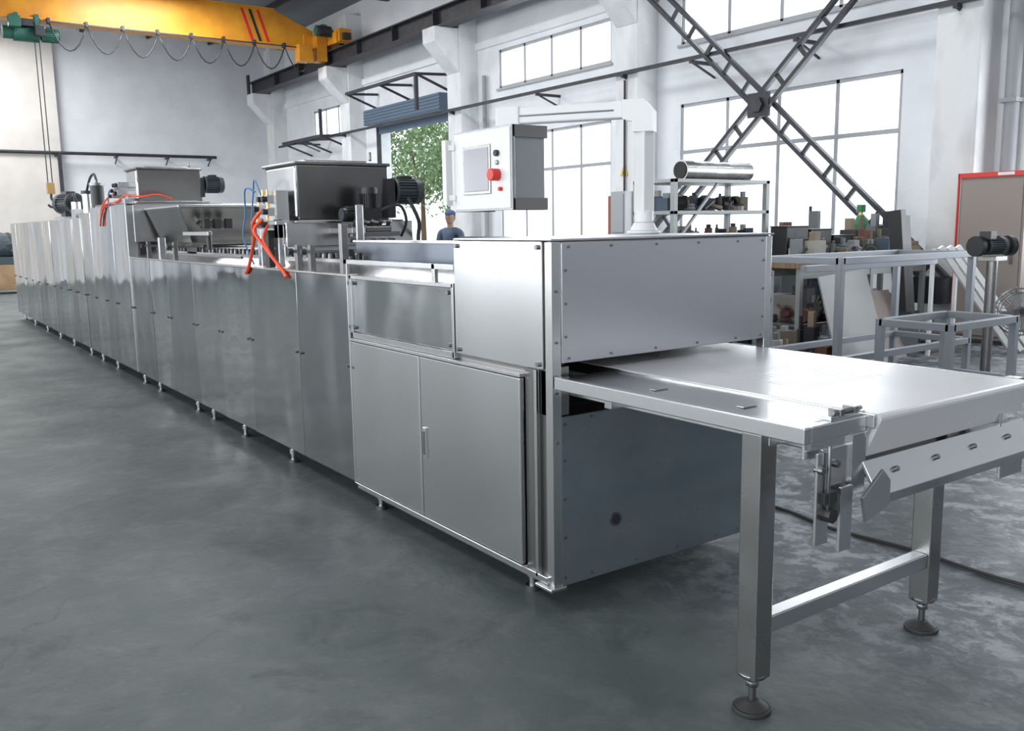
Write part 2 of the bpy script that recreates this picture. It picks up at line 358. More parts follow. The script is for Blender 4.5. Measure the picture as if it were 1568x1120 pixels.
P.box(-.012,.02,.71,1.785,1.282,1.302,4);P.box(-.012,.02,.71,1.785,.962,.992,4);P.box(-.012,.02,.706,.726,.962,1.302,4);P.box(-.012,.02,1.765,1.785,.962,1.302,4)
P.box(.015,W-.03,.69,1.79,.12,1.28,1)
P.done()
ed=[1.79,2.54,3.42,4.07,4.74,5.5,6.09,6.88]
P=Part('side_panels',L,[steel_m,steel_d,steel,steel_m2,steel_m3],.003)
def panel(y0,y1,z0,z1,m):
    a=R.uniform(-.018,.018);cy=(y0+y1)/2
    M=Matrix.Translation((0,cy,0))@Matrix.Rotation(a,4,'Z')@Matrix.Translation((0,-cy,0))
    P.box(-.014,.004,y0+.004,y1-.004,z0,z1,m,M)
seq=[3,0,4,0,3,4,3]
for k,(a,b) in enumerate(zip(ed,ed[1:])): panel(a,b,.139,1.293,seq[k])
ed2=[6.88,7.57,8.11,8.66,9.3,9.92,10.49,11.05,11.6,12.3,13.03,13.7,14.45,15.24,15.95]
for k,(a,b) in enumerate(zip(ed2,ed2[1:])):
    zt=1.82 if a<8.6 else (1.78 if a<9 else 1.72); panel(a,b,.139,zt,(0,3,4,3,0,3,4,3,0,3,4,3,0,3)[k])
P.box(.012,W-.02,1.785,6.88,.13,1.27,1);P.box(.012,W-.02,6.88,8.66,.13,1.81,1);P.box(.012,W-.02,8.66,15.95,.13,1.71,1)
P.box(-.018,.05,1.785,6.88,1.293,1.306,2);P.box(W-.05,W,.7,6.88,.6,1.306,2)
P.box(-.02,.07,6.86,6.9,.139,1.83,2)
for y in ed2[1:-1]: P.box(.0,.02,y-.006,y+.006,.139,1.7,1)
P.done()
P=Part('tunnel_end_panel',L,[steel,dark,steel_d],.004)
P.box(.05,W-.02,6.85,6.88,1.45,1.82,0);P.box(.1,W-.1,6.86,6.87,1.3,1.45,1);P.box(-.01,W,6.86,8.66,1.81,1.83,0);P.box(-.01,W,8.66,15.95,1.71,1.73,0)
P.box(.05,W-.05,8.1,8.66,1.83,1.86,2)
P.done()
P=Part('conveyor_bed',L,[steel,steel_d,white_p,black,steel_br,board_m],.002)
P.prism([(.03,1.30),(.20,1.35),(.20,1.28),(.03,1.28)],1,.70,6.85,4)
P.box(.20,.215,.70,6.85,1.28,1.37,0);P.box(1.10,1.12,.70,6.85,1.28,1.40,1)
P.box(.26,.275,.70,2.25,1.36,1.47,5);P.box(1.02,1.035,.70,2.3,1.36,1.49,5);P.box(.275,1.02,.72,.74,1.36,1.45,1);P.box(.24,.30,.70,2.25,1.47,1.485,0)
P.box(.0,.015,.72,1.9,1.36,1.385,0)
for y in (.9,1.85): P.box(.0,.02,y-.015,y+.015,1.29,1.385,0)
P.box(-.01,.03,1.86,1.90,1.30,1.58,1);P.box(.03,.06,1.86,1.89,1.40,1.44,3)
y=2.1
while y<6.8:
    P.box(.23,1.08,y,y+.07,1.36,1.395,2 if int(y*10)%3 else 1);P.box(.215,.235,y+.02,y+.05,1.37,1.41,3);y+=.095
for y in (2.35,2.55,5.3,6.2): P.box(.0,.035,y-.02,y+.02,1.30,1.46,1);P.bar((-.02,y,1.42),(.25,y,1.42),.02,m=1);P.cyl((-.05,y,1.42),(-.02,y,1.42),.02,3)
P.bar((.02,3.6,1.36),(.02,5.2,1.36),.02,m=1);P.box(.30,.9,3.9,4.2,1.42,1.5,1);P.cyl((.1,4.6,1.40),(.1,4.6,1.55),.02,3);P.bar((.05,4.4,1.53),(.05,5.1,1.53),.03,m=0)
P.done()
P=Part('levelling_feet',L,[bolt,steel],0)
for y in (.24,1.66,2.95,3.9,4.66,5.1,6.35,6.95,8.2,9.0,9.7,10.9,12.0,13.2,14.5,15.7):
    for x in (.07,1.07): P.cyl((x,y,.0),(x,y,.022),.032,0);P.cyl((x,y,.022),(x,y,.13),.016,1,10);P.cyl((x,y,.06),(x,y,.09),.026,1,6)
P.done()
P=Part('screws',L,[bolt,dark],0)
def scr(x,y,z,d): P.cyl((x,y,z),(x+d[0]*.005,y+d[1]*.005,z+d[2]*.005),.0055,0,8)
for x in (.08,.3,.55,.8,1.05,1.22):
    scr(x,-.004,1.47,(0,-1,0));scr(x,-.004,1.035,(0,-1,0))
for z in (1.12,1.25,1.38): scr(.065,-.004,z,(0,-1,0));scr(1.23,-.004,z,(0,-1,0))
for y in (.075,.67):
    for z in (1.01,1.47): P.cyl((-.008,y,z),(-.02,y,z),.010,0,10)
for y in (.75,1.74):
    for z in (1.02,1.26): P.cyl((-.003,y,z),(-.018,y,z),.010,0,10)
for z in (.13,.3,.46,.62,.77): scr(.06,.002,z,(0,-1,0))
for x in (.2,.45,.7,.95,1.1): scr(x,.002,.12,(0,-1,0));scr(x,.002,.785,(0,-1,0))
for z in (.7,.9,1.1,1.3): scr(.022,0,z,(0,-1,0))
for y in ed[:-1]+ed2:
    for s in (-.035,.035): P.cyl((-.012,y+s,.80),(-.028,y+s,.80),.010,0,8)
P.cyl((.33,.001,.325),(.33,-.004,.325),.030,0,20);P.cyl((.33,-.003,.325),(.33,-.006,.325),.022,1,20)
P.done()
P=Part('enrober_housing',L,[steel_d,steel,black],.006)
P.hexa([(.28,5.7,1.42),(.95,5.7,1.42),(.95,6.7,1.42),(.28,6.7,1.42)],[(.16,5.6,1.76),(1.05,5.6,1.76),(1.05,6.8,1.76),(.16,6.8,1.76)],0)
P.box(.14,1.07,5.58,6.82,1.76,1.785,1);P.box(.0,.06,5.75,5.8,1.3,1.5,1)
for x in (.35,.45,.55): P.cyl((x,5.6,1.6),(x,5.5,1.6),.03,1);P.box(x-.03,x+.03,5.45,5.52,1.57,1.66,2)
P.box(.2,.35,5.3,5.6,1.3,1.42,2)
P.done()
def hopper(name,x0,x1,y0,y1,z0,z1,m):
    r=root(name);P=Part('hopper_body',r,[m,steel,steel_d,bolt],.008)
    P.hexa([(x0+.02,y0+.04,z0),(x1+.02,y0+.04,z0),(x1+.02,y1-.1,z0),(x0+.02,y1-.1,z0)],[(x0,y0,z1),(x1,y0,z1),(x1,y1,z1),(x0,y1,z1)],0)
    P.box(x0-.015,x1+.015,y0-.015,y1+.015,z1,z1+.02,0);P.box(x0+.1,x1-.1,y0+.1,y1-.1,z1+.02,z1+.04,1)
    P.cyl((x1-.08,y0+.1,z1+.04),(x1-.08,y0+.1,z1+.10),.012,3)
    P.box(x0-.02,x1+.02,y0-.0,y0+.03,z0-.02,z0+.0,1)
    P.box(x0-.006,x0+.012,y0+.02,y1-.05,z0+.02,z1-.01,1)
    P.done();return r
H=hopper('depositor_hopper',.13,.78,2.80,3.36,1.61,1.96,steel_d)
P=Part('depositor_head',H,[steel,steel_d,black,white_p],.005)
P.box(.10,.92,2.86,3.30,1.46,1.61,1);P.box(.06,.98,2.84,2.87,1.44,1.60,0);P.box(.2,.9,2.95,3.2,1.405,1.46,0)
for x in (.2,.85): P.box(x,x+.05,2.88,2.93,1.36,1.46,0);P.box(x,x+.05,3.24,3.29,1.36,1.46,0)
P.box(.02,.06,2.88,2.95,1.31,1.62,0);P.box(.02,.06,3.2,3.27,1.31,1.62,0);P.box(.0,.1,2.86,3.3,1.58,1.61,0)
P.box(.38,.43,2.48,2.50,1.30,1.70,0);P.box(.36,.45,2.5,2.84,1.52,1.56,1)
for i in range(6): P.cyl((.46+i*.07,2.80,1.47),(.46+i*.07,2.84,1.47),.014,2,8)
P.done()
P=Part('drive_motor',H,[motor_g,black,steel_d],0)
motor(P,(.93,2.85,1.80),(1,0,0),.085,.19,0,1);P.cyl((.78,2.85,1.80),(.88,2.85,1.80),.05,2);P.box(.76,.82,2.78,2.92,1.62,1.88,1)
motor(P,(.56,2.66,1.73),(0,0,1),.06,.14,1,1);P.box(.46,.62,2.60,2.76,1.60,1.68,1);motor(P,(.42,2.66,1.64),(-1,0,0),.045,.1,1,0)
P.cyl((.5,2.62,1.55),(.68,2.62,1.55),.035,2);P.box(.40,.74,2.58,2.62,1.50,1.53,2)
for i in range(5): P.cyl((.42+i*.06,2.6,1.57),(.42+i*.06,2.57,1.60),.014,1,8)
P.tube([(.9,2.75,1.75),(.95,2.7,1.6),(1.0,2.8,1.5),(1.05,2.9,1.42)],.014,1);P.tube([(.6,2.62,1.66),(.72,2.55,1.7),(.8,2.6,1.6),(.84,2.75,1.5)],.01,1)
P.done()
P=Part('pneumatic_valves_and_hoses',H,[steel,black,hose_o,hose_b,brass],0)
for y,z in ((2.9,1.72),(2.98,1.72),(2.9,1.64),(3.06,1.66),(2.92,1.56),(3.1,1.56)):
    P.box(-.03,.1,y,y+.05,z,z+.05,0);P.cyl((-.06,y+.025,z+.025),(-.03,y+.025,z+.025),.018,1,10);P.cyl((-.02,y+.025,z+.05),(-.02,y+.025,z+.085),.010,4,8)
P.box(.02,.1,2.88,3.2,1.5,1.8,0);P.box(-.02,.02,2.95,3.02,1.31,1.55,1)
P.tube([(-.03,3.0,1.68),(-.08,3.05,1.6),(-.06,3.1,1.5),(-.03,3.25,1.40),(-.03,3.32,1.31),(-.025,3.4,1.26)],.012,2)
P.tube([(-.05,2.95,1.62),(-.1,2.98,1.55),(-.07,2.9,1.45),(-.04,2.8,1.36),(-.03,2.72,1.31),(-.025,2.66,1.26)],.012,2)
P.tube([(-.03,2.92,1.58),(-.08,2.88,1.5),(-.06,2.84,1.42),(-.03,2.8,1.34),(-.02,2.76,1.3)],.009,2)
P.tube([(-.02,3.15,1.80),(-.05,3.25,1.82),(-.04,3.3,1.65),(-.05,3.34,1.5),(0,3.3,1.32)],.006,3)
P.tube([(.0,3.1,1.78),(.0,3.2,1.88),(.04,3.35,1.8),(.03,3.4,1.6)],.005,3)
P.done()
H2=hopper('depositor_hopper',.13,.76,6.93,7.40,1.86,2.17,steel_d)
P=Part('depositor_head',H2,[steel,steel_d,black,motor_g,hose_o,hose_b],.004)
P.box(.1,.85,6.95,7.36,1.835,1.86,0);motor(P,(.90,7.0,2.03),(1,0,0),.085,.18,3,2);P.cyl((.76,7.0,2.03),(.84,7.0,2.03),.04,0);P.box(.76,.8,6.94,7.08,1.9,2.1,2)
for y,z in ((7.1,2.0),(7.2,2.0),(7.15,1.92),(7.3,1.95),(7.4,1.9)): P.box(-.02,.13,y,y+.05,z,z+.05,0);P.cyl((-.05,y+.02,z+.02),(-.02,y+.02,z+.02),.02,2,8)
P.box(.02,.12,7.05,7.5,1.835,1.88,0)
P.tube([(.45,6.9,1.88),(.3,6.85,1.92),(.15,6.9,1.9),(.05,7.1,1.92),(.0,7.3,1.86),(-.03,7.7,1.84),(-.03,8.0,1.70)],.010,4)
P.tube([(.0,7.35,1.95),(-.03,7.6,1.9),(-.03,7.9,1.8),(-.03,8.05,1.62)],.010,4);P.tube([(.05,7.4,2.0),(.0,7.6,1.98),(.02,7.8,1.84)],.008,5)
P.done()
r=root('vacuum_pump_cylinder');P=Part('cylinders',r,[black,bolt,steel],0)
P.cyl((.15,9.0,1.78),(.15,9.0,2.10),.075,0,20);P.cyl((.15,9.0,2.10),(.15,9.0,2.13),.085,1,20);P.cyl((.15,9.0,2.13),(.15,9.0,2.17),.03,1)
P.cyl((.13,9.5,1.78),(.13,9.5,2.02),.06,2,16);P.cyl((.13,9.5,2.02),(.13,9.5,2.06),.07,0,16);P.box(.05,.3,8.9,9.7,1.731,1.78,2)
P.tube([(.15,9.0,2.17),(.15,9.1,2.24),(.14,9.3,2.2),(.13,9.5,2.06)],.015,0)
P.done()
r=root('chiller_motor');P=Part('motor',r,[motor_g,black,steel],0)
motor(P,(.20,11.2,1.95),(-.3,1,0),.14,.36,0,1);P.box(.05,.4,11.0,11.5,1.731,1.77,2);P.box(.12,.3,11.05,11.4,1.77,1.86,1)
P.cyl((.15,10.4,1.731),(.15,10.4,1.95),.06,2);P.tube([(.15,10.4,1.95),(.15,10.5,2.05),(.17,10.8,2.0),(.2,11.0,1.95)],.02,1);P.box(.05,.25,9.9,10.2,1.731,1.85,2)
P.done()
# ------------------------------------------------------------------ outfeed table
T=root('outfeed_conveyor_table')
zt=.969
P=Part('table_frame',T,[steel_br,steel,steel_d],.004)
P.box(0,.035,-1.173,-.01,zt-.05,zt,0);P.box(1.262,1.285,-1.15,-.01,zt-.045,zt-.004,0)
P.box(.035,.30,-1.14,-.01,zt-.012,zt-.004,1);P.box(.035,.30,-1.173,-1.14,zt-.05,zt,0)
P.box(.10,.14,-1.10,.3,zt-.09,zt-.05,0);P.box(1.15,1.19,-1.10,.3,zt-.09,zt-.05,0);P.box(.04,1.26,-1.02,-.96,zt-.09,zt-.05,1);P.box(.04,1.26,-.3,-.26,zt-.09,zt-.05,1)
P.box(.298,.306,-1.20,.3,zt-.04,zt+.004,1);P.box(1.25,1.258,-1.20,.3,zt-.04,zt+.004,1)
P.done()
P=Part('legs',T,[steel_l,steel_br,rubber,bolt],.004)
for x in (.045,1.02):
    P.box(x-.038,x+.038,-1.015,-.939,.12,zt-.05,0);P.cyl((x,-.975,.03),(x,-.975,.12),.012,3,10);P.cyl((x,-.975,.085),(x,-.975,.105),.022,3,6);P.cyl((x,-.975,.12),(x,-.975,.135),.045,3)
    P.cyl((x,-.975,0),(x,-.975,.016),.062,2,24);P.cyl((x,-.975,.016),(x,-.975,.038),.055,2,24,r2=.022)
P.box(.083,.982,-1.005,-.95,.262,.318,1)
P.done()
P=Part('belt',T,[belt_m,mat('belt_reflection',(.64,.635,.65),.35)],0)  # second tone paints a faint ladder of reflections on the belt
bx0,bx1=.315,1.245
prof=[(.55,zt+.004),(-1.195,zt+.004),(-1.207,zt+.001),(-1.213,zt-.006),(-1.212,zt-.014),(-1.16,zt-.135),(-1.14,zt-.145),(-1.0,zt-.12),(.55,zt-.05)]
P.prism(prof,0,bx0,bx1,0)
for i in range(11):
    for j in range(4): P.box(.50+i*.045+j*.012,.512+i*.045+j*.012,-.80+j*.11,-.73+j*.11,zt+.0042,zt+.0044,1)
P.done()
P=Part('nose_bar_and_scraper',T,[steel_br,steel_d,bolt,steel,black],.002)
for x in (.300,1.247): P.prism([(-1.05,zt-.0),(-1.2,zt-.0),(-1.14,zt-.15),(-1.05,zt-.15)],0,x,x+.010,3)
def plate(x0,x1,ya,za,yb,zb,t,m):
    P.hexa([(x0,ya,za),(x1,ya,za),(x1,ya+t,za-t*.5),(x0,ya+t,za-t*.5)],[(x0,yb,zb),(x1,yb,zb),(x1,yb+t,zb-t*.5),(x0,yb+t,zb-t*.5)],m)
plate(.285,1.27,-1.235,zt-.240,-1.175,zt-.142,.01,0)
plate(.285,1.27,-1.222,zt-.275,-1.235,zt-.240,.01,3)
P.box(.285,1.27,-1.165,-1.02,zt-.20,zt-.18,1)
for i in range(4):
    x=.42+i*.23;P.cyl((x,-1.195,zt-.185),(x,-1.212,zt-.178),.009,2,8)
P.box(1.1,1.26,-1.19,-1.18,zt-.34,zt-.2,3);P.box(1.1,1.11,-1.18,-1.0,zt-.32,zt-.1,3)
P.box(.02,.26,-1.16,-1.15,zt-.10,zt-.05,0)
P.box(.10,.24,-1.165,-1.155,zt-.30,zt-.08,3);P.box(.05,.11,-1.185,-1.175,zt-.36,zt-.08,3);P.box(.16,.22,-1.19,-1.18,zt-.40,zt-.2,0)
P.box(.23,.30,-1.175,-1.06,zt-.24,zt-.05,3)
P.prism([(.18,zt-.22),(.28,zt-.15),(.32,zt-.19),(.32,zt-.27),(.20,zt-.30)],1,-1.25,-1.24,0)
P.box(.07,.13,-1.2,-1.17,zt-.235,zt-.20,4);P.cyl((.10,-1.21,zt-.27),(.10,-1.17,zt-.27),.024,4,8);P.cyl((.09,-1.195,zt-.28),(.09,-1.195,zt-.06),.006,2,8)
P.cyl((.06,-1.20,zt-.13),(.06,-1.17,zt-.13),.012,2,8);P.cyl((.13,-1.20,zt-.12),(.13,-1.17,zt-.12),.012,2,8)
P.box(.14,.31,-1.16,-1.10,zt,zt+.012,3);P.cyl((.16,-1.15,zt+.02),(.30,-1.15,zt+.02),.008,2,8);P.box(.18,.20,-1.165,-1.12,zt+.01,zt+.03,2);P.box(.25,.27,-1.165,-1.12,zt+.01,zt+.03,2)
P.cyl((1.258,-1.17,zt-.02),(1.34,-1.17,zt-.02),.012,0,10);P.cyl((1.29,-1.17,zt-.02),(1.31,-1.17,zt-.02),.022,2,8);P.box(1.286,1.33,-1.14,-1.09,zt-.05,zt-.0,0)
for y in (-.85,-.45): P.box(.10,.17,y-.015,y+.015,zt-.003,zt+.001,3)
P.done()
# ------------------------------------------------------------------ control arm
K=root('control_panel_arm')
P=Part('swivel_arm',K,[white_p,alu],.01)
px,py=1.05,.60
P.cyl((px,py,1.504),(px,py,1.52),.085,0,24);P.cyl((px,py,1.52),(px,py,1.56),.07,0,24,r2=.05);P.cyl((px,py,1.56),(px,py,1.62),.048,0,24)
P.box(px-.037,px+.037,py-.037,py+.037,1.60,2.02,0)
M=Matrix.Translation((px,py,-.02))@Matrix.Rotation(atan2(1.20-.60,.64-1.05),4,'Z')
def pr(poly,a,b,m=0):
    A=[M@Vector((p[0],a,p[1])) for p in poly];B=[M@Vector((p[0],b,p[1])) for p in poly];n=len(poly)
    P.face(A,m);P.face(B[::-1],m)
    for i in range(n): P.face([A[i],B[i],B[(i+1)%n],A[(i+1)%n]],m)
pr([(.05,2.02),(-.05,2.02),(-.05,2.12),(.0,2.175),(.10,2.175),(.10,2.085),(.05,2.07)],-.05,.05)
P.box(.10,.70,-.04,.04,2.09,2.17,0,M);P.box(.14,.66,-.042,.042,2.12,2.135,1,M)
P.box(.64,.77,-.048,.048,2.05,2.18,0,M);P.box(.66,.75,-.05,.05,2.02,2.06,0,M)
P.done()
P=Part('control_box',K,[alu,steel_d,screen,redb,black,white_p],.008)
Mb=Matrix.Translation((.57,1.165,1.835))
P.box(-.095,.10,-.25,.25,-.19,.19,0,Mb)
P.box(-.11,-.09,-.265,.265,-.205,.205,0,Mb)
for sy in (-1,1):
    for sz in (-1,1):P.box(-.105,.11,sy*.235-.03,sy*.235+.03,sz*.175-.03,sz*.175+.03,1,Mb)
P.box(-.115,-.10,-.255,.255,-.195,.195,5,Mb)
P.box(-.122,-.113,-.09,.165,-.12,.125,1,Mb);P.box(-.125,-.12,-.075,.15,-.105,.11,2,Mb)
P.done()
P=Part('buttons_and_handles',K,[redb,black,alu,white_p,brass],.003)
def bb(y,z,r,m,l=.03): P.cyl(Mb@Vector((-.113,y,z)),Mb@Vector((-.113-l,y,z)),r,m,16)
bb(-.15,-.03,.030,0,.05);bb(-.15,.075,.016,1,.02);bb(-.15,.03,.012,2,.015);bb(-.18,-.10,.010,0,.02)
for z in (-.13,.13): P.bar(Mb@Vector((-.11,.25,z)),Mb@Vector((-.14,.29,z)),.03,m=3)
P.bar(Mb@Vector((-.14,.29,-.17)),Mb@Vector((-.14,.29,.17)),.04,m=3)
P.done()
# ------------------------------------------------------------------ right side workshop
mtube=mat('frame_tube_steel',(.30,.32,.35),.5,.5)
t=.06
r=root('steel_frame_stand');P=Part('tube_frame',r,[mtube],.004)
for x,y in ((4.62,1.95),(6.75,1.95),(4.62,2.75),(6.75,2.75)): P.box(x-t/2,x+t/2,y-t/2,y+t/2,.0,1.24)
for z in (1.21,.35):
    for y in (1.95,2.75): P.box(4.62,6.75,y-t/2,y+t/2,z-t/2,z+t/2)
    for x in (4.62,6.75): P.box(x-t/2,x+t/2,1.95,2.75,z-t/2,z+t/2)
P.box(4.62,6.75,2.3,2.36,1.1,1.16)
P.done()
r=root('steel_frame_stand');P=Part('tube_frame_low',r,[mtube],.004)
for x,y in ((4.7,1.0),(5.7,1.0),(4.7,1.6),(5.7,1.6)): P.box(x-t/2,x+t/2,y-t/2,y+t/2,0,.74)
for z in (.71,.2):
    for y in (1.0,1.6): P.box(4.7,5.7,y-t/2,y+t/2,z-t/2,z+t/2)
    for x in (4.7,5.7): P.box(x-t/2,x+t/2,1.0,1.6,z-t/2,z+t/2)
P.done()
r=root('steel_frame_stand');P=Part('tube_frame_long',r,[mtube],.004)
for x,y in ((3.9,3.0),(3.9,4.35),(5.0,3.0),(5.0,4.35)): P.box(x-t/2,x+t/2,y-t/2,y+t/2,0,1.08)
for z in (1.05,.8,.3):
    for x in (3.9,5.0): P.box(x-t/2,x+t/2,3.0,4.35,z-t/2,z+t/2)
    for y in (3.0,4.35): P.box(3.9,5.0,y-t/2,y+t/2,z-t/2,z+t/2)
P.done()
rack_g=mat('rack_grey',(.38,.40,.40),.5,.3)
cols=[mat('clutter_%d'%i,c,.6) for i,c in enumerate([(.03,.03,.035),(.28,.22,.16),(.26,.28,.30),(.17,.07,.055),(.07,.10,.14),(.42,.40,.37),(.09,.09,.10),(.16,.13,.09),(.05,.05,.05),(.16,.17,.18)])]
def clutter(name,x0,x1,y0,y1,z,n,hmax,seed,wm=.12,par=None):
    rr=random.Random(seed);P=Part(name,par or root(name),cols,.003)
    for i in range(n):
        x=rr.uniform(x0,x1);y=rr.uniform(y0,y1);k=rr.random();m=rr.randrange(10);h=rr.uniform(.04,hmax);w=rr.uniform(.03,wm)
        if k<.34:
            M=Matrix.Translation((x,y,z))@Matrix.Rotation(rr.uniform(0,3),4,'Z');P.box(-w,w,-w*.7,w*.7,0,h,m,M)
            if rr.random()<.6: P.box(-w*.5,w*.4,-w*.4,w*.4,h,h*1.4,rr.randrange(10),M)
        elif k<.52: P.cyl((x,y,z),(x,y,z+h),w*.5,m,12);P.cyl((x,y,z+h),(x,y,z+h*1.2),w*.3,rr.randrange(10),10)
        elif k<.74:
            a=rr.uniform(0,3);P.cyl((x-cos(a)*w*1.5,y-sin(a)*w*1.2,z+.03),(x+cos(a)*w*1.5,y+sin(a)*w*1.2,z+.03+h*.6),.02,m,10)
            P.bar((x-w,y,z+.02),(x+w*.5,y,z+.02+h*.9),.03,.02,rr.randrange(10))
        elif k<.88: motor(P,(x,y,z+.09),(cos(i),sin(i),0),.075,.16,m,rr.randrange(10))
        else: P.torus((x,y,z+.025),w*.8,.022,m);P.torus((x,y,z+.06),w*.75,.02,m)
    P.done()
rk=root('storage_rack');P=Part('rack',rk,[rack_g],.003)
for x in (5.2,6.75):
    for y in (4.5,5.1): P.box(x-.03,x+.03,y-.03,y+.03,0,2.04)
for z in (.3,.9,1.25,1.65,2.0): P.box(5.17,6.78,4.47,5.13,z,z+.04)
for y in (4.5,5.1): P.bar((5.2,y,1.3),(5.9,y,2.0),.03)
P.done()
clutter('rack_tool_clutter',5.3,6.65,4.55,5.0,1.29,48,.22,3,par=rk);clutter('rack_upper_clutter',5.3,6.65,4.55,5.0,1.69,34,.18,4,par=rk);clutter('rack_lower_clutter',5.3,6.65,4.6,5.0,.94,34,.2,14,par=rk)
P=Part('roll',rk,[steel_l,steel_d,dark]);P.cyl((5.75,4.8,2.155),(6.75,4.8,2.155),.11,0,24);P.cyl((5.6,4.8,2.155),(5.75,4.8,2.155),.12,1,24);P.cyl((5.59,4.8,2.155),(5.6,4.8,2.155),.10,2,24);P.done()
wb=root('workbench');P=Part('bench',wb,[steel_d,wood,rack_g],.004)
P.box(6.4,9.0,3.7,4.4,1.02,1.08,1);P.box(6.45,8.95,3.75,4.35,.35,.38,0)
for x in (6.45,7.8,8.95):
    for y in (3.75,4.35): P.box(x-.03,x+.03,y-.03,y+.03,0,1.02,2)
P.box(6.45,8.95,4.33,4.37,.9,1.02,2);P.box(6.45,8.95,3.73,3.77,.9,1.02,2)
P.done()
clutter('bench_tool_clutter',6.55,8.85,3.78,4.0,1.081,95,.28,5,par=wb);clutter('bench_storage_bins',6.6,8.8,3.85,4.25,.38,60,.4,6,.2,par=wb)
clutter('bench_back_clutter',8.0,8.85,4.05,4.3,1.081,30,.42,51,par=wb)
clutter('floor_scrap_pile',5.3,8.4,3.1,3.6,0,60,.42,9,.2);clutter('floor_parts_pile',4.1,4.9,3.2,4.2,0,24,.3,19,.16)
clutter('window_side_parts_pile',7.1,8.5,4.75,5.3,0,70,1.3,29,.2)
P=Part('tool_crates',wb,[black,motor_g],.006)
for i,(x,h) in enumerate(((6.85,.40),(7.3,.36),(7.75,.28))):
    P.box(x-.2,x+.2,4.10,4.34,1.085,1.085+h,0);P.box(x-.21,x+.21,4.09,4.35,1.085+h,1.10+h,1);P.box(x-.16,x+.16,4.085,4.10,1.085+h*.3,1.085+h*.7,1)
P.done()
P=Part('leaning_sheets',root('leaning_steel_sheets'),[mat('sheet_grey',(.28,.29,.29),.5),door_t])
P.hexa([(6.1,2.95,.0),(7.0,2.95,.0),(7.0,2.97,.0),(6.1,2.97,.0)],[(6.25,3.35,.95),(7.1,3.35,1.0),(7.1,3.37,1.0),(6.25,3.37,.95)],0)
P.hexa([(7.05,3.0,.0),(7.45,3.0,.0),(7.45,3.02,.0),(7.05,3.02,.0)],[(7.15,3.3,.75),(7.5,3.3,.75),(7.5,3.32,.75),(7.15,3.32,.75)],1)
P.done()
P=Part('cylinder',root('gas_cylinder'),[gas_g,brass]);P.cyl((8.95,4.68,0),(8.95,4.68,1.5),.11,0,24);P.cyl((8.95,4.68,1.5),(8.95,4.68,1.62),.11,0,24,r2=.045);P.cyl((8.95,4.68,1.62),(8.95,4.68,1.68),.03,1);P.cyl((8.95,4.68,1.66),(8.95,4.68,1.76),.06,0,16);P.done()
r=root('electrical_cabinet');P=Part('cabinet',r,[door_t,redb,bolt,white_p],.005)
P.box(9.15,9.45,2.62,3.42,.05,2.10);P.box(9.13,9.15,2.65,3.39,.1,2.02)
P.box(9.12,9.45,2.6,3.44,2.05,2.11,1);P.box(9.12,9.15,3.425,3.445,.05,2.11,1);P.box(9.11,9.13,2.72,2.75,1.0,1.15,2)
P.box(9.2,9.42,2.65,3.4,0,.05,2);P.box(9.115,9.12,2.75,2.95,2.065,2.10,3)
P.done()
r=root('leaning_white_tubes');P=Part('tubes',r,[white_p],.003)
for i in range(3): P.bar((7.75+i*.18,2.85,1.24),(8.45+i*.2,2.32,.035),.06)
P.bar((7.7,2.9,1.20),(8.2,2.9,1.20),.04);P.bar((7.7,2.9,.0),(7.7,2.9,1.20),.04);P.bar((8.2,2.9,.0),(8.2,2.9,1.20),.04)
P.done()
P=Part('beam',root('black_steel_channel'),[black],.004);P.bar((7.56,3.10,.02),(7.50,3.25,1.66),.16,.10,up=(1,0,0));P.bar((7.64,3.05,.02),(7.60,3.2,1.60),.03,.14);P.done()
r=root('bench_grinder');P=Part('grinder',r,[motor_g,black,steel_d],.003)
P.box(5.85,6.15,1.22,1.52,0,.03,2);P.cyl((6.0,1.37,.03),(6.0,1.37,1.18),.045,2);P.box(5.9,6.1,1.29,1.45,1.18,1.22,2)
motor(P,(6.0,1.37,1.31),(1,-.3,0),.075,.2,0,1);P.cyl((6.15,1.33,1.31),(6.20,1.31,1.31),.09,1,20);P.cyl((5.80,1.43,1.31),(5.85,1.42,1.31),.09,1,20)
P.box(5.85,5.95,1.32,1.42,1.37,1.44,1)
P.done()
r=root('floor_fan');P=Part('fan',r,[bolt,rack_g,black],0)
fc=Vector((6.85,1.50,.66));fa=Vector((-.8,-.55,.1)).normalized()
for k,rr_ in ((-.06,.19),(-.03,.225),(.03,.225),(.07,.18)): P.torus(fc+fa*k,rr_,.006,0,fa)
u=fa.cross(Vector((0,0,1))).normalized();v=fa.cross(u)
for i in range(32):
    t_=2*pi*i/32;k=u*cos(t_)+v*sin(t_);P.tube([fc+fa*.09+k*.03,fc+fa*.08+k*.15,fc+k*.23+fa*.03,fc+k*.23-fa*.03,fc+k*.1-fa*.09],.0025,0,4,2)
for i in range(4):
    t_=2*pi*i/4;k=u*cos(t_)+v*sin(t_);k2=u*cos(t_+.7)+v*sin(t_+.7);P.face([fc+fa*.02+k*.03,fc+fa*.03+k*.19,fc-fa*.02+k2*.19,fc-fa*.01+k2*.03],1)
P.cyl(fc-fa*.18,fc+fa*.03,.05,2);P.cyl((6.95,1.56,.0),(6.95,1.56,.02),.18,2,24);P.cyl((6.95,1.57,.02),(6.95,1.57,.66),.018,1)
P.done()
P=Part('cable',root('floor_power_cable'),[rubber])
P.tube([(1.55,1.5,.010),(1.7,.9,.010),(1.78,.3,.010),(1.72,-.1,.010),(1.76,-.5,.010),(1.73,-.9,.010),(1.78,-1.4,.010),(1.75,-2,.010)],.009,0,8,6);P.done()
r=root('tarp_covered_pump');P=Part('pump',r,[tarp,wood,redb],.01)
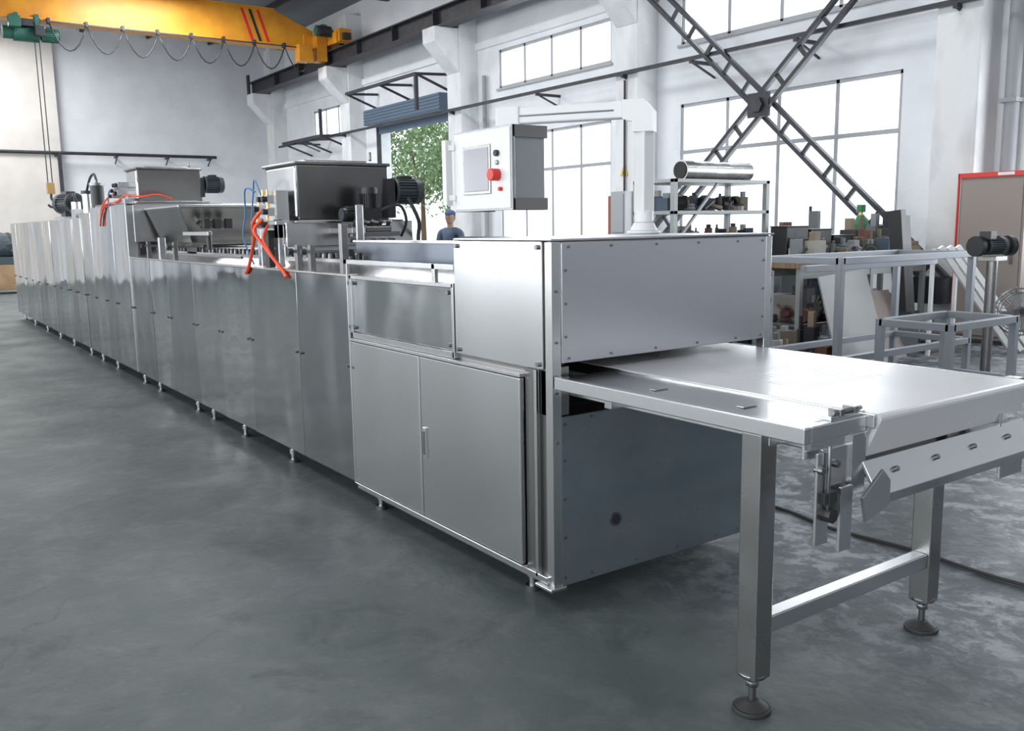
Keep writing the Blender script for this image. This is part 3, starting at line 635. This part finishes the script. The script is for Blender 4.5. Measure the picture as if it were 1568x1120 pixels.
P.ico((.75,24.5,1.25),.45,0,3,.03,(.9,.9,.75));P.box(.35,1.1,24.1,24.9,.75,.95,0);P.box(.3,1.15,24.05,24.95,.25,.75,1);P.box(.25,1.2,24.0,25,.10,.25,1)
for x in (.4,1.05):
    for y in (24.15,24.85): P.cyl((x-.04,y,.09),(x+.04,y,.09),.09,0)
P.done()
# ------------------------------------------------------------------ trees
def tree(x,y,h,rad,seed):
    rr=random.Random(seed);P=Part('crown',root('tree'),[leaf,bark])
    P.cyl((x,y,-.06),(x,y,h*.55),.16,1,10,r2=.08)
    for i in range(5): a=i*1.3;P.cyl((x,y,h*.4),(x+cos(a)*rad*.6,y+sin(a)*rad*.6,h*.7),.06,1,6,r2=.02)
    for i in range(5200):
        while True:
            p=Vector((rr.uniform(-1,1),rr.uniform(-1,1),rr.uniform(-1,1)))
            if .35<p.length<1: break
        wob=1+.22*sin(p.x*7+seed)*cos(p.y*6+p.z*5)
        c=Vector((x,y,h*.66))+Vector((p.x*rad*wob,p.y*rad*wob,p.z*h*.33*wob))
        s=rr.uniform(.07,.16);d1=Vector((rr.uniform(-1,1),rr.uniform(-1,1),rr.uniform(-1,1))).normalized();d2=d1.cross(Vector((rr.uniform(-1,1),rr.uniform(-1,1),1))).normalized()
        P.face([c-d1*s,c-d2*s*.5,c+d1*s,c+d2*s*.5],0)
    P.done()
tree(20,36,7.4,3.0,1);tree(25,41,8.2,3.2,2);tree(19.5,30.5,5.8,1.9,3)
# ------------------------------------------------------------------ worker
def worker(x,y,yaw):
    r=root('factory_worker');cloth=mat('overall_blue',(.10,.13,.19),.85);skin=mat('skin',(.42,.26,.19),.6);capm=mat('cap_blue',(.07,.12,.25),.8);hair=mat('hair_black',(.02,.02,.02),.7);trou=mat('trousers_dark',(.05,.055,.07),.8)
    S=Matrix.Translation((x,y,0))@Matrix.Rotation(yaw,4,'Z')@Matrix.Scale(1.03,4)
    def skinobj(name,vs,es,m,rt=0,sub=2):
        me=bpy.data.meshes.new(name);me.from_pydata([S@Vector(v[:3]) for v in vs],es,[]);o=bpy.data.objects.new(name,me);C.objects.link(o);o.parent=r;me.materials.append(m)
        sk=o.modifiers.new('skin','SKIN');sk.use_smooth_shade=True
        for i,v in enumerate(vs): d=me.skin_vertices[0].data[i];d.radius=(v[3],v[4] if len(v)>4 else v[3]);d.use_root=(i==rt)
        s=o.modifiers.new('sub','SUBSURF');s.levels=sub;s.render_levels=sub
    skinobj('torso_and_arms',[(0,0,.95,.16,.12),(0,0,1.15,.145,.115),(0,0,1.32,.165,.12),(0,0,1.44,.10,.09),(0,0,1.50,.06,.06),
        (.18,0,1.41,.07),(.22,.02,1.15,.052),(.24,.16,.98,.042),(-.18,0,1.41,.07),(-.22,.02,1.15,.052),(-.24,.16,.98,.042)],
        [(0,1),(1,2),(2,3),(3,4),(3,5),(5,6),(6,7),(3,8),(8,9),(9,10)],cloth)
    skinobj('legs',[(0,0,.95,.14,.12),(.10,0,.86,.095),(.11,.01,.48,.068),(.11,-.02,.10,.05),(.11,.10,.05,.045),(-.10,0,.86,.095),(-.11,.03,.48,.068),(-.11,.0,.10,.05),(-.11,.12,.05,.045)],
        [(0,1),(1,2),(2,3),(3,4),(0,5),(5,6),(6,7),(7,8)],trou)
    for s_ in (1,-1):
        b=Vector((s_*.24,.17,.97));vs=[(*b,.026,.018),(b.x,b.y+.07,b.z-.03,.034,.014)];es=[(0,1)]
        for k in range(4):
            o=(k-1.5)*.019;l=(.032,.038,.036,.028)[k];n=len(vs)
            vs+=[(b.x+o,b.y+.10,b.z-.045,.009),(b.x+o,b.y+.10+l,b.z-.07,.0085),(b.x+o,b.y+.10+l*1.5,b.z-.10,.0075)];es+=[(1,n),(n,n+1),(n+1,n+2)]
        n=len(vs);vs+=[(b.x-s_*.035,b.y+.05,b.z-.03,.010),(b.x-s_*.05,b.y+.09,b.z-.045,.0085)];es+=[(0,n),(n,n+1)]
        skinobj('hand',vs,es,skin,0,1)
    P=Part('head',r,[skin,hair,capm,cols[5],black],0)
    def T(c): return S@Vector(c)
    Rm=Matrix.Rotation(yaw,4,'Z')
    P.cyl(T((0,0,1.46)),T((0,.01,1.58)),.055,0,16)
    P.sph(T((0,.01,1.66)),.1,0,(.80,.98,1.18),20,14,Rm);P.sph(T((0,.03,1.60)),.07,0,(.85,1,.9),16,10,Rm)
    P.sph(T((0,-.012,1.675)),.1,1,(.84,.95,1.1),20,12,Rm)
    P.cyl(T((0,.115,1.665)),T((0,.125,1.635)),.010,0,10,r2=.017)
    for s_ in (1,-1):
        P.sph(T((s_*.032,.098,1.668)),.013,3,(1,.6,.7),10,8,Rm);P.sph(T((s_*.032,.106,1.668)),.006,4,(1,.6,1),8,6,Rm);P.sph(T((s_*.083,.0,1.655)),.025,0,(.35,.8,1.2),10,8,Rm)
        P.sph(T((s_*.032,.102,1.69)),.018,1,(1,.3,.25),8,6,Rm)
    P.sph(T((0,.10,1.608)),.024,0,(1,.35,.3),10,8,Rm);P.sph(T((0,.107,1.608)),.02,4,(1,.15,.08),10,6,Rm)
    P.sph(T((0,.0,1.725)),.106,2,(.88,1.0,.52),20,12,Rm);P.sph(T((0,.11,1.712)),.07,2,(.85,.75,.10),14,8,Rm)
    P.done()
worker(5.9,10.4,radians(125))
# ------------------------------------------------------------------ re-origin roots
bpy.context.view_layer.update()
for e in ROOTS:
    pts=[o.matrix_world@Vector(c) for o in e.children for c in o.bound_box]
    if not pts: continue
    c=Vector(((min(p.x for p in pts)+max(p.x for p in pts))/2,(min(p.y for p in pts)+max(p.y for p in pts))/2,min(p.z for p in pts)))
    e.location=c
    for o in e.children: o.matrix_parent_inverse=Matrix.Translation(-c)
# ------------------------------------------------------------------ lighting
w=bpy.data.worlds.new('World');bpy.context.scene.world=w;w.use_nodes=True
bg=w.node_tree.nodes['Background'];bg.inputs[0].default_value=(.88,.94,1,1);bg.inputs[1].default_value=1.7
def area(name,loc,rot,sx,sy,pw,col=(1,1,1)):
    l=bpy.data.lights.new(name,'AREA');l.shape='RECTANGLE';l.size=sx;l.size_y=sy;l.energy=pw;l.color=col
    o=bpy.data.objects.new(name,l);C.objects.link(o);o.location=loc;o.rotation_euler=rot;return o
for i,o in enumerate((winA,winB,winD,winAu,winBu,winDu,winC)):
    y0,y1,z0,z1=o;area('window_daylight',(XR+.35,(y0+y1)/2,(z0+z1)/2),(0,radians(90),0),z1-z0,y1-y0,15*(y1-y0)*(z1-z0),(.92,.965,1))
for o in opsL:
    y0,y1,z0,z1=o;area('window_daylight',(XL-.4,(y0+y1)/2,(z0+z1)/2),(0,radians(-90),0),z1-z0,y1-y0,18*(y1-y0)*(z1-z0),(.94,.975,1))
for x,y,p in ((-5,-6,130),(4,-6,130),(-5,3,150),(4,4,180),(-5,12,240),(4,12,260),(-5,20,380),(4,20,420),(1,26,330)): area('ceiling_fill_light',(x,y,ZC-.5),(0,0,0),2.2,2.2,p,(.96,.98,1))  # unseen fill lights under the ceiling, added to brighten the hall, stronger towards the back
# ------------------------------------------------------------------ camera
cd=bpy.data.cameras.new('camera');co=bpy.data.objects.new('camera',cd);C.objects.link(co)
yaw,pitch,roll,f=.6128,-.154,-.0158,1399.3
F=Vector((sin(yaw)*cos(pitch),cos(yaw)*cos(pitch),sin(pitch)));Rr=Vector((cos(yaw),-sin(yaw),0));U=Rr.cross(F)
R2=Rr*cos(roll)+U*sin(roll);U2=U*cos(roll)-Rr*sin(roll)
m=Matrix(((R2.x,U2.x,-F.x,-2.1234),(R2.y,U2.y,-F.y,-2.748),(R2.z,U2.z,-F.z,1.5547),(0,0,0,1)))
co.matrix_world=m;cd.sensor_fit='HORIZONTAL';cd.sensor_width=36;cd.lens=f/1589*36;cd.clip_end=300
bpy.context.scene.camera=co
vs=bpy.context.scene.view_settings;vs.view_transform='Standard';vs.look='None';vs.exposure=.28
